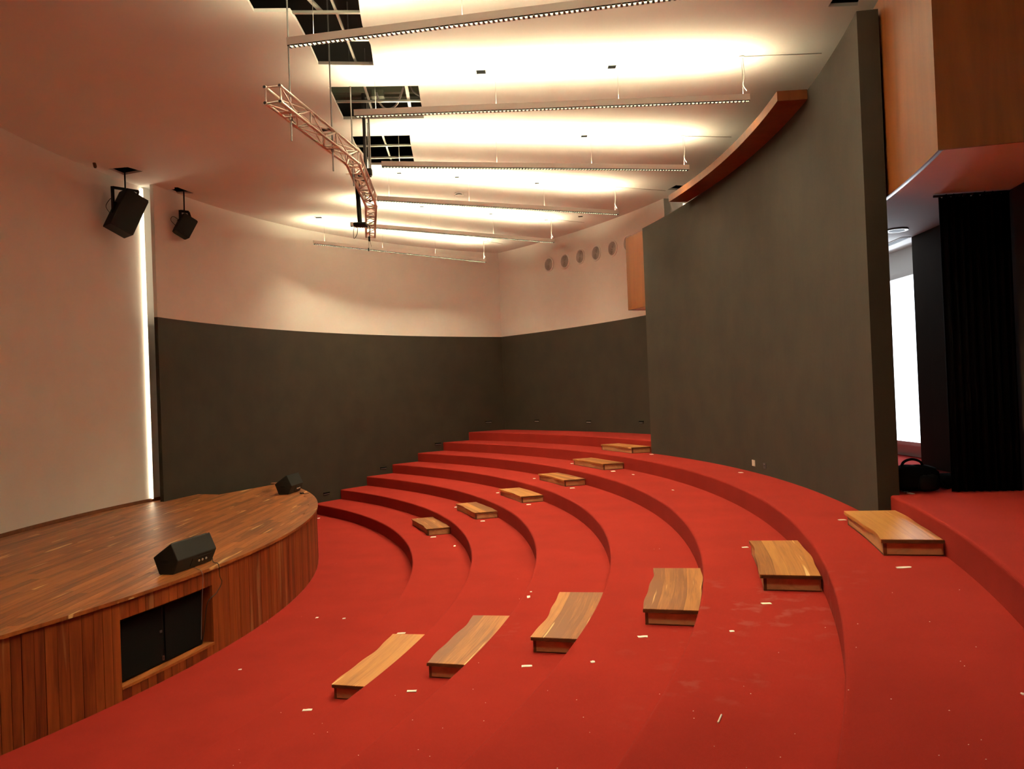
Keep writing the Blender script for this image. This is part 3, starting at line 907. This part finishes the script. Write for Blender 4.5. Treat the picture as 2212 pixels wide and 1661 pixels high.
# one more lamp of the same fan hangs over the camera's end of the tiers
A = pol(17.0, -20.1)
BARS.append(((A.x, A.y), -20.9, 6.5))
cell_me = None
for k, (A, ang, L) in enumerate(BARS):
    u = Vector((math.cos(math.radians(ang)), math.sin(math.radians(ang)), 0)); s_ = Vector((-u.y, u.x, 0))
    p = Vector((*A, ZBAR)); q = p + u * L
    t = thing('pendant_light', (p + q) / 2, LABB[k], 'pendant light', 'linear pendant lights')
    hh = 0.098; wd = 0.075
    mid = (p + q) / 2
    # housing: two side cheeks and two end caps round the lamp
    for sg in (-1, 1):
        box('side_panel', mid + s_ * sg * (wd / 2 - 0.004) - Vector((0, 0, hh / 2)), u * L, s_ * 0.008, (0, 0, hh), 'housing', t)
    for e in (p, q):
        box('end_cap', e - Vector((0, 0, hh / 2)), u * 0.006, s_ * wd, (0, 0, hh), 'housing', t)
    box('gear_tray', mid - Vector((0, 0, 0.04)), u * (L - 0.02), s_ * (wd - 0.02), (0, 0, 0.03), 'housing', t)
    box('upper_diffuser', mid - Vector((0, 0, 0.012)), u * (L - 0.05), s_ * (wd - 0.022), (0, 0, 0.004), 'up', t)
    box('lower_diffuser', mid - Vector((0, 0, 0.074)), u * (L - 0.05), s_ * (wd - 0.022), (0, 0, 0.004), 'down', t)
    # louvre: dark channel edge and a row of reflector cells
    for sg in (-1, 1):
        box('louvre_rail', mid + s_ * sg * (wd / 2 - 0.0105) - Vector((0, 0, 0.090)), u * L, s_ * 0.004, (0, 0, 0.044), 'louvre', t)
    if cell_me is None:
        cell_me = bpy.data.meshes.new('louvre_cell')
        l0, l1, w0, w1_, hz = 0.015, 0.004, 0.031, 0.031, 0.030
        v = [(-l1, -w1_, 0), (l1, -w1_, 0), (l1, w1_, 0), (-l1, w1_, 0), (-l0, -w0, -hz), (l0, -w0, -hz), (l0, w0, -hz), (-l0, w0, -hz)]
        cell_me.from_pydata(v, [], [(0, 1, 2, 3), (4, 7, 6, 5), (0, 4, 5, 1), (1, 5, 6, 2), (2, 6, 7, 3), (3, 7, 4, 0)])
        cell_me.materials.append(M['silver'])
    rot = Matrix.Rotation(math.radians(ang), 4, 'Z')
    pitch = 0.0625
    nc = int(L / pitch)
    if k < 2:
        for c_ in range(nc):
            inst('louvre_cell', cell_me, Matrix.Translation(p + u * (pitch * (c_ + 0.5)) - Vector((0, 0, hh - 0.006))) @ rot, t)
    else:
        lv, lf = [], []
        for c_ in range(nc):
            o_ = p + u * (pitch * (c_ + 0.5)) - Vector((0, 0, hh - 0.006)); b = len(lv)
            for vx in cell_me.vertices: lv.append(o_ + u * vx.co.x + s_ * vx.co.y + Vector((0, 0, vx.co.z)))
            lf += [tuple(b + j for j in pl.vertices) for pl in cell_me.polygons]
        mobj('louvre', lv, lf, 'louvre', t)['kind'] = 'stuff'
    # suspension wires with ceiling roses, power lead at the outer end
    for fr in (0.055, 0.36, 0.67, 0.985):
        w_ = p + u * L * fr
        cable('suspension_wire', [w_, Vector((w_.x, w_.y, ZC))], 0.0016 if 0.1 < fr < 0.9 else 0.0025, 'thinwire', t, smooth=False)
    w_ = p + u * (L * 0.985)
    tube('ceiling_rose', (w_.x, w_.y, ZC - 0.022), (w_.x, w_.y, ZC), 0.045, 'housing', t)
    cable('power_lead', [Vector((w_.x, w_.y, ZC - 0.02)) + u * 0.02, Vector((w_.x, w_.y, ZC - 0.3)) + u * 0.03, Vector((w_.x, w_.y, ZC - 0.47)) + u * 0.012, Vector((w_.x, w_.y, ZC - 0.56)) + u * 0.06], 0.006, 'wire', t)
    if k < 6:
        e_ = {0: 0.6, 1: 1.3, 2: 1.1, 3: 1.6, 4: 1.3, 5: 0.9}[k]
        cable('surface_lead', [Vector((w_.x, w_.y, ZC - 0.006)), Vector((w_.x, w_.y, ZC - 0.006)) + u * e_], 0.006, 'wire', t, smooth=False)

# small dark square apertures let into the ceiling
SPOTS = [(1039, 154.5, 20, 'between the nearest two pendant lights, nearer the big opening'), (1322, 143.5, 17, 'between the nearest two pendant lights, nearer the partition'), (1262, 293.5, 13, 'above the second pendant light glow, alone'), (862, 373.5, 9, 'just under the third pendant light near the truss'), (987, 382, 9, 'above the smoke detector'), (1160, 395, 9, 'under the third pendant light toward its middle'), (911, 445.7, 8, 'under the fourth pendant light, nearer the truss'), (1060, 461.7, 7, 'under the fourth pendant light, near its middle'), (1180, 474.5, 7, 'at the outer end of the fifth pendant light'), (1254, 467.3, 9, 'alone over the round wall vents'), (688, 469.5, 13, 'nearest the left wall, away from the truss'), (947, 504, 6, 'under the fifth pendant light'), (1053, 519, 6, 'at the outer end of the farthest pendant light')]
for (px, py, wpx, lab) in SPOTS:
    P = atz(px, py, ZC)
    dist_ = P.y
    w_ = wpx * dist_ / FPX
    t = thing('ceiling_aperture', P, 'small dark square ceiling aperture ' + lab, 'ceiling fitting', 'dark apertures in the ceiling')
    d_ = min(w_ * 1.1, 0.16)
    box('recess', P - Vector((0, 0, 0.003)), (w_, 0, 0), (0, d_, 0), (0, 0, 0.01), 'blackm', t)
    box('rim', P + Vector((0, -d_ / 2 - 0.008, -0.004)), (w_ + 0.03, 0, 0), (0, 0.016, 0), (0, 0, 0.012), 'housing', t)
    box('rim', P + Vector((0, d_ / 2 + 0.008, -0.004)), (w_ + 0.03, 0, 0), (0, 0.016, 0), (0, 0, 0.012), 'housing', t)
P = atz(991, 417, ZC)
t = thing('smoke_detector', P, 'round white smoke detector on the ceiling between third and fourth lights', 'smoke detector')
tube('base', P - Vector((0, 0, 0.03)), P, 0.11, 'housing', t)
tube('sensor', P - Vector((0, 0, 0.06)), P - Vector((0, 0, 0.03)), 0.085, 'trim', t)
tube('cap', P - Vector((0, 0, 0.085)), P - Vector((0, 0, 0.06)), 0.12, 'housing', t)
cable('wire_tail', [P + Vector((0.11, 0, -0.01)), P + Vector((0.2, 0, -0.012)), P + Vector((0.18, 0.02, -0.08))], 0.005, 'wire', t)

# ------------------------------------------------------------------ steelwork seen in the ceiling openings
CH = [((620, 29), (785, 28.5), 0.05, 0.03, 'steel channel across the big ceiling opening, nearest the picture top'), ((655, 88), (806, 87), 0.05, 0.03, 'steel channel across the big ceiling opening, behind the nearest pendant light'), ((680, 138), (815, 139), 0.06, 0.03, 'steel channel along the lower edge of the big ceiling opening'),
      ((663, -5), (694, 27), 0.05, 0.10, 'thin diagonal steel strap at the top of the big opening'), ((714, -5), (769, 136), 0.03, 0.10, 'long diagonal steel strap through the big ceiling opening'),
      ((718, 221.5), (916, 219), 0.05, 0.03, 'steel channel across the square ceiling opening'), ((735, 256), (920, 254), 0.06, 0.03, 'steel channel along the lower edge of the square ceiling opening'), ((786, 183), (804, 240), 0.03, 0.10, 'diagonal steel strap in the square ceiling opening'), ((877, 183), (886, 236), 0.05, 0.07, 'wide steel strap at the outer side of the square opening'),
      ((762, 317), (894, 314.6), 0.05, 0.03, 'upper steel channel across the small ceiling opening'), ((776, 343), (899, 340), 0.06, 0.03, 'lower steel channel across the small ceiling opening'), ((825.5, 290), (846, 350), 0.03, 0.10, 'diagonal steel strap in the small ceiling opening')]
for (a_, b_, w_, dz, lab) in CH:
    p, q = atz(*a_, ZC + dz), atz(*b_, ZC + dz)
    t = thing('ceiling_steel_channel', (p + q) / 2, lab, 'steel channel', 'steelwork in the ceiling openings')
    bar('web', p, q, w_, 0.006, 'steel', t)
    d = (q - p).normalized(); s_ = Vector((-d.y, d.x, 0))
    for sg in (-1, 1):
        bar('flange', p + s_ * sg * w_ / 2 + Vector((0, 0, 0.014)), q + s_ * sg * w_ / 2 + Vector((0, 0, 0.014)), 0.005, 0.03, 'steel', t)
# duct and ballast box up in the square opening
t = thing('ceiling_duct', atz(820, 200, ZC + 0.55), 'dull green metal ducting above the square ceiling opening', 'duct')
M['green'] = plain('dull_green_metal', (0.16, 0.17, 0.12), 0.5, 0.2)
for yy in (196, 206, 214):
    p, q = atz(700, yy, ZC + 0.45), atz(930, yy - 3, ZC + 0.45)
    bar('duct_rib', p, q, 0.10, 0.12, 'green', t)
t = thing('ceiling_ballast_box', atz(816, 204, ZC + 0.32), 'small green junction box above the square ceiling opening', 'junction box')
c_ = atz(816, 203, ZC + 0.32)
box('casing', c_, (0.22, 0, 0), (0, 0.14, 0), (0, 0, 0.12), 'green', t, 0.008)
box('lid', c_ - Vector((0, 0, 0.065)), (0.24, 0, 0), (0, 0.16, 0), (0, 0, 0.012), 'green', t)
t = thing('hanging_conduit', atz(835, 215, ZC + 0.1), 'grey flexible conduit looping down in the square ceiling opening', 'conduit')
cable('hose', [atz(813, 200, ZC + 0.3), atz(822, 225, ZC + 0.12), atz(838, 236, ZC + 0.05), atz(857, 225, ZC + 0.1), atz(872, 188, ZC + 0.3)], 0.02, 'rod', t)
t = thing('hanging_conduit', atz(895, 200, ZC + 0.2), 'short grey conduit at the outer corner of the square opening', 'conduit')
cable('hose', [atz(884, 180, ZC + 0.3), atz(893, 198, ZC + 0.2), atz(910, 210, ZC + 0.12)], 0.016, 'rod', t)

# ================================================================== HANGING TRUSS
ZT = 7.40
TP = [atz(590, 205, ZT), atz(761, 340, ZT), atz(801, 434, ZT), atz(800, 503, ZT)]
t = thing('hanging_lighting_truss', TP[1], 'white four-chord box truss hung on rods over the stage edge', 'truss')
S = 0.205


def frame_at(i):
    if i == 0: d = TP[1] - TP[0]
    elif i == 3: d = TP[3] - TP[2]
    else: d = (TP[i + 1] - TP[i]).normalized() + (TP[i] - TP[i - 1]).normalized()
    d = Vector((d.x, d.y, 0)).normalized()
    return Vector((d.y, -d.x, 0))


for i in range(3):
    A, B = TP[i], TP[i + 1]
    sa, sb = frame_at(i), frame_at(i + 1)
    cor = [(1, 1), (1, -1), (-1, -1), (-1, 1)]
    ca_ = [A + sa * x_ * S / 2 + Vector((0, 0, z_ * S / 2)) for x_, z_ in cor]
    cb_ = [B + sb * x_ * S / 2 + Vector((0, 0, z_ * S / 2)) for x_, z_ in cor]
    for j in range(4):
        tube('chord', ca_[j], cb_[j], 0.022, 'alu', t)
    nseg = max(4, int((B - A).length / 0.42))
    for j in range(4):
        j2 = (j + 1) % 4
        for k in range(nseg):
            f0, f1 = k / nseg, (k + 1) / nseg
            P0 = ca_[j].lerp(cb_[j], f0); P1 = ca_[j2].lerp(cb_[j2], f1)
            if (k + j) % 2: P0, P1 = ca_[j2].lerp(cb_[j2], f0), ca_[j].lerp(cb_[j], f1)
            tube('brace', P0, P1, 0.0115, 'alu', t)
            if k % 2 == 0:
                tube('batten', ca_[j].lerp(cb_[j], f0), ca_[j2].lerp(cb_[j2], f0), 0.0115, 'alu', t)
    for (ee, cc_) in ((A, ca_), (B, cb_)):
        if ee is A and i > 0: continue
        for j in range(4):
            tube('end_frame', cc_[j], cc_[(j + 1) % 4], 0.013, 'alu', t)
            d = (B - A).normalized()
            tube('coupler', cc_[j] - d * 0.03, cc_[j] + d * 0.03, 0.027, 'alu', t)
            if ee is A and i == 0:
                tube('spigot_hole', cc_[j] - d * 0.034, cc_[j] - d * 0.030, 0.019, 'trim', t)
    # gusset plates near the joints
    gp = A.lerp(B, 0.13 if i == 0 else 0.06)
    box('gusset', gp - Vector((0, 0, S / 2 + 0.004)) if i else gp + Vector((0, 0, S / 2 * -1)), sa * S, (B - A).normalized() * 0.09, (0, 0, 0.006), 'alu', t)
    gp = A.lerp(B, 0.62)
    box('gusset', gp + Vector((0, 0, S / 2 + 0.004)), sa * S, (B - A).normalized() * 0.10, (0, 0, 0.006), 'darkgrey', t)

RODS = [(628, 236, 305, 'grey hanger rod nearest the free end of the truss'), (718, 306, 370, 'grey hanger rod through the middle of the first truss length'), (763, 362, 402, 'grey hanger rod at the first bend of the truss'), (799, 420, 428, 'thin grey hanger rod at the second bend of the truss')]
for (px, yt, yb, lab) in RODS:
    P = atz(px, yt, ZT)
    zb = aty(px, yb, P.y).z
    t = thing('hanging_rod', (P.x, P.y, zb), lab, 'rod', 'hanger rods of the truss')
    tube('rod', (P.x, P.y, zb), (P.x, P.y, ZC + 1.45), 0.012 if px != 799 else 0.009, 'rod', t)
    tube('nut', (P.x, P.y, ZT - S / 2 - 0.05), (P.x, P.y, ZT - S / 2 - 0.01), 0.022, 'rod', t)
    box('clamp_plate', (P.x, P.y, ZT - S / 2 - 0.004), (S * 1.2, 0, 0), (0, 0.06, 0), (0, 0, 0.008), 'alu', t)

# projector mount pole
P = atz(785.5, 247, ZC); Y0 = P.y
zc1 = aty(791, 372, Y0); zc2 = aty(775, 480, Y0)
t = thing('hanging_projector_mount', (P.x, P.y, zc2.z), 'black projector mount pole hanging through the truss with loose cables', 'projector mount')
tube('pole', (P.x, P.y, zc1.z - 0.1), (P.x, P.y, ZC + 0.6), 0.032, 'darkgrey', t)
tube('side_rod', (P.x + 0.09, P.y, zc1.z - 0.1), (P.x + 0.09, P.y, ZC + 0.4), 0.018, 'rod', t)
box('clamp', (P.x + 0.03, P.y, zc1.z), (0.17, 0, 0), (0, 0.12, 0), (0, 0, 0.12), 'black', t, 0.01)
tube('sleeve', (zc2.x + 0.02, Y0, zc2.z), (zc2.x - 0.01, Y0, zc1.z - 0.02), 0.042, 'black', t)
bar('link_arm', (zc2.x - 0.01, Y0, zc1.z - 0.05), (P.x + 0.02, P.y, zc1.z - 0.05), 0.06, 0.06, 'black', t)
box('plate', (zc2.x + 0.03, Y0, zc2.z - 0.05), (0.24, 0, 0), (0, 0.2, 0), (0, 0, 0.07), 'black', t, 0.02)
q = Vector((zc2.x + 0.03, Y0, zc2.z - 0.06))
cable('cable_loop', [q + Vector(p) for p in ((-0.10, 0, 0), (-0.135, 0, -0.10), (-0.13, 0, -0.24), (-0.07, 0, -0.16), (-0.055, 0, -0.03))], 0.006, 'blackwire', t)
cable('hanging_lead', [q + Vector(p) for p in ((0.10, 0, 0.04), (0.17, 0, -0.04), (0.165, 0, -0.22))], 0.008, 'blackwire', t)
box('connector', q + Vector((0.155, 0, -0.26)), (0.035, 0, 0), (0, 0.035, 0), (0, 0, 0.09), 'black', t, 0.006)
for dx_, l_ in ((-0.015, 0.14), (0.03, 0.11)):
    cable('hanging_lead', [q + Vector((0.155 + dx_ * 0.5, 0, -0.3)), q + Vector((0.155 + dx_, 0, -0.3 - l_))], 0.004, 'blackwire', t, smooth=False)
box('connector', q + Vector((0.135, 0, -0.46)), (0.022, 0, 0), (0, 0.022, 0), (0, 0, 0.06), 'black', t, 0.004)

# ================================================================== HUNG LOUDSPEAKERS


def hung_speaker(px_rod, px_c, px_top, w, dpt, hgt, yaw, tilt, blen, label):
    """cabinet tilted towards the seats under an angle bracket on a rod that comes out of a ceiling opening"""
    P = atz(*px_rod, ZC)
    c = aty(*px_c, P.y)
    top = aty(*px_top, P.y)
    t = thing('hanging_loudspeaker', (c.x, c.y, c.z - hgt / 2), label, 'loudspeaker', 'loudspeakers hung over the stage')
    f_ = Vector((math.cos(yaw), math.sin(yaw), 0))
    s_ = Vector((-f_.y, f_.x, 0))
    n_ = f_ * math.cos(tilt) - Vector((0, 0, math.sin(tilt)))
    u_ = n_.cross(s_)
    if u_.z < 0: u_ = -u_
    box('cabinet', c, n_ * dpt, s_ * w, u_ * hgt, 'charcoal', t, 0.015)
    box('grille', c + n_ * (dpt / 2 + 0.006), n_ * 0.016, s_ * w * 0.92, u_ * hgt * 0.94, 'grille', t, 0.004)
    tube('rod', top, (P.x, P.y, ZC + 0.5), 0.018, 'black', t)
    e0_ = Vector((top.x, top.y, top.z)) - f_ * blen; e1_ = Vector((top.x, top.y, top.z)) + f_ * blen * 1.05
    br = bar('bracket', e0_, e1_, 0.05, 0.055, 'black', t)
    bar('bracket_arm', e0_ + Vector((0, 0, 0.02)), e0_ - Vector((0, 0, 0.52 * hgt / 0.85)), 0.05, 0.07, 'black', t)
    rp = c - n_ * (dpt / 2 + 0.03) + u_ * hgt * 0.12
    bar('bracket_arm', e0_ - Vector((0, 0, 0.50 * hgt / 0.85)), rp, 0.05, 0.05, 'black', t)
    bar('bracket_arm', e1_, c + u_ * hgt * 0.5 + n_ * dpt * 0.1, 0.05, 0.04, 'black', t)
    cable('lead', [e0_ - Vector((0, 0, 0.25)), c - n_ * (dpt / 2 + 0.16) + u_ * hgt * 0.12, c - n_ * (dpt / 2 + 0.17) - u_ * hgt * 0.1, c - n_ * (dpt / 2) - u_ * hgt * 0.22], 0.007, 'blackwire', t)
    return t


hung_speaker((269.5, 374), (272, 461), (270.5, 409), 0.44, 0.52, 0.94, math.radians(48), math.radians(25), 0.28, 'larger black loudspeaker hung from the ceiling over the glowing slit')
hung_speaker((397.5, 415), (399, 489), (398, 457), 0.28, 0.36, 0.52, math.radians(42), math.radians(28), 0.10, 'smaller black loudspeaker hung from the ceiling against the left wall')

# LED strip in the slit between the stage wall and the left wall
e0 = pol(LWR, LA0, 0, (LWX, LWY))
ly = e0.y + 0.16
lx = BWX - math.sqrt((BWR - 0.035) ** 2 - (ly - BWY) ** 2)
t = thing('led_strip_light', (lx, ly, SH), 'bright vertical light strip in the slit beside the stage wall', 'light strip')
box('lens', (lx, ly, (SH + 0.06 + ZC - 0.05) / 2), (0.012, 0.002, 0), (-0.01, 0.06, 0), (0, 0, ZC - SH - 0.12), 'slit', t)
box('channel', (lx - 0.004, ly + 0.066, (SH + 0.06 + ZC - 0.05) / 2), (0.016, 0.003, 0), (-0.012, 0.075, 0), (0, 0, ZC - SH - 0.10), 'housing', t)
struct(box('wall_slit_light_stop', (-8.9, 20.25, 4.9), (1.2, 0.5, 0), (-0.06, 0.12, 0), (0, 0, 7.9), 'white'))  # unseen panel, added behind the slit to stop light leaking through the gap

# ================================================================== TAPE AND SCRAPS ON THE CARPET


def flat_piece(name, px, py, wpx, hpx, label, cat, mat, group, ang=0.0, seed=0, dz=0.0, on=None):
    P, i = carpet(px, py)
    if on is not None: P = atz(px, py, on)
    P = P.copy(); P.z += 0.001
    rr = random.Random(seed)
    dist_ = max(P.length, 1)
    wx = wpx * dist_ / FPX
    dyp = (CAM_H - P.z) * FPX / (P.y * P.y)
    wy = 0.75 * hpx / dyp
    ca_, sa_ = math.cos(ang), math.sin(ang)
    out = []
    for sx_, sy_ in ((-1, -1), (-0.3, -1.1), (0.4, -0.95), (1, -1), (1.05, 0.1), (0.95, 1), (0.2, 1.08), (-0.5, 0.9), (-1.0, 0.8)):
        x_ = sx_ * wx / 2 * (1 + rr.uniform(-0.12, 0.12)); y_ = sy_ * wy / 2 * (1 + rr.uniform(-0.25, 0.2))
        out.append((P.x + x_ * ca_ - y_ * sa_, P.y + x_ * sa_ + y_ * ca_))
    o = prism(name, out, P.z, P.z + 0.004, mat)
    # own origin at its base
    for v in o.data.vertices: v.co -= P
    o.location = P
    tag(o, label, cat, group)
    return o


G = 'white tape strips by the steps'
NT = [(664, 1534, 18, 5, 'lowest'), (889, 1493, 21, 5, 'second'), (1138.5, 1439, 21, 5, 'third'), (1388.5, 1375.5, 21, 5, 'fourth'), (1655, 1304, 18, 4, 'fifth'), (1951, 1226, 28, 4, 'topmost')]
for k, (x_, y_, w_, h_, nm) in enumerate(NT):
    flat_piece('tape_strip', x_, y_, w_, h_, 'white tape strip on carpet just below the %s nearer wooden step' % nm, 'tape', 'tape', G, seed=k)
FT = [(936, 1160, 11, 2.4, 'lowest'), (1042.5, 1125.5, 9.5, 2.2, 'second'), (1142, 1090, 9, 2, 'third'), (1236.5, 1054.3, 10, 2, 'fourth'), (1324.5, 1018, 9, 2, 'fifth'), (1407.5, 981.5, 7.5, 1.6, 'topmost')]
for k, (x_, y_, w_, h_, nm) in enumerate(FT):
    flat_piece('tape_strip', x_, y_, w_, h_, 'white tape strip on carpet just below the %s farther wooden step' % nm, 'tape', 'tape', G, seed=20 + k)
FB = [(985, 1095.5, 6, 2, 'second'), (1075, 1064.5, 6.5, 2, 'third'), (1154, 1033.7, 5.5, 1.6, 'fourth'), (1235.5, 1001.3, 6, 1.8, 'fifth'), (1313.5, 970, 7, 2, 'topmost')]
for k, (x_, y_, w_, h_, nm) in enumerate(FB):
    flat_piece('tape_strip', x_, y_, w_, h_, 'tiny white tape strip at the inner end of the %s farther wooden step' % nm, 'tape', 'tape', G, seed=40 + k)
flat_piece('tape_strip', 1818, 1123.3, 14, 2.5, 'white tape strip left of the topmost nearer wooden step', 'tape', 'tape', G, seed=60)
flat_piece('tape_strip', 1609.5, 1182.5, 13, 2.5, 'white tape strip left of the fifth nearer wooden step', 'tape', 'tape', G, seed=61)
flat_piece('tape_strip', 867, 1368, 17, 3.5, 'white tape strip behind the lowest nearer wooden step', 'tape', 'tape', G, seed=62)
S_ = [(1141.5, 1289.3, 6.5, 5.5, 'white square paper scrap between the second and third nearer steps'), (1147, 1278.5, 4, 2.2, 'tiny paper scrap beside the white square on the carpet'), (1280, 1430, 9, 5, 'white bent paper scrap below the third nearer step'), (1581, 1364, 9.5, 3.5, 'white paper scrap between the fourth and fifth nearer steps'), (685, 1334.3, 5, 3, 'tiny paper scrap on the floor near the stage curve'), (743, 1336, 6, 2.4, 'tiny paper scrap farther from the stage curve'), (518.5, 1446.5, 6, 2.5, 'tiny paper scrap on the floor right of the subwoofers'), (982, 1179.5, 4.5, 3, 'tiny paper scrap between the farther steps and the second tier edge'), (1367.5, 1025.2, 4.5, 2, 'tiny paper scrap on the fifth tier beyond the aisle'), (1453.5, 1058.8, 3.5, 2, 'tiny paper speck on the fifth tier below the partition'), (1600, 1021, 8, 1.8, 'thin paper scrap on carpet below the partition switch plate'), (688, 1119.5, 5, 1.8, 'tiny paper scrap at the foot of the stage tip'), (1967, 1066.2, 8, 3.4, 'crumpled pale paper scrap in front of the duffel bag'), (1955, 1061.5, 9, 3.2, 'flat pale paper scrap tucked beside the partition end'), (2210, 1500, 6, 6, 'white scrap at the picture edge on the topmost tier')]
for k, (x_, y_, w_, h_, lab) in enumerate(S_):
    flat_piece('paper_scrap', x_, y_, w_, h_, lab, 'paper scrap', 'paper', 'paper scraps on the carpet', seed=80 + k)
# the thin stick
p_, i_ = carpet(1551, 1563); q_, i2 = carpet(1558.5, 1546)
q_.z = p_.z
o = tube('thin_stick', p_ + Vector((0, 0, 0.006)), q_ + Vector((0, 0, 0.006)), 0.005, 'paper')
tag(o, 'thin white stick lying on the carpet near the picture bottom', 'stick')
# lint specks nobody could count
lv, lf = [], []
rr = random.Random(5)
for k in range(70):
    P, i = carpet(rr.uniform(420, 2150), rr.uniform(1180, 1660))
    s_ = rr.uniform(0.002, 0.005)
    if -16.5 < topol(P)[1] < -9.3: continue
    b = len(lv)
    lv += [P + Vector((s_, 0, 0.001)), P + Vector((0, s_, 0.001)), P + Vector((-s_, 0, 0.001)), P + Vector((0, -s_ * 0.7, 0.001)), P + Vector((0, 0, 0.004))]
    lf += [(b, b + 1, b + 4), (b + 1, b + 2, b + 4), (b + 2, b + 3, b + 4), (b + 3, b, b + 4)]
o = mobj('lint_debris', lv, lf, 'paper')
tag(o, 'tiny pale lint specks scattered over the red carpet', 'lint', kind='stuff')

# short brown cable end poking out of the ceiling over the stage
P = atz(203.5, 352, ZC)
t = thing('ceiling_cable_stub', P, 'short brown cable end poking out of the ceiling above the stage wall', 'cable stub')
M['brown'] = plain('brown_sheath', (0.12, 0.06, 0.02), 0.6)
tube('sheath', P, P + Vector((0.02, 0.0, -0.09)), 0.035, 'brown', t)
tube('cap', P + Vector((0.02, 0.0, -0.11)), P + Vector((0.02, 0.0, -0.09)), 0.024, 'trim', t)
bpy.context.view_layer.update()
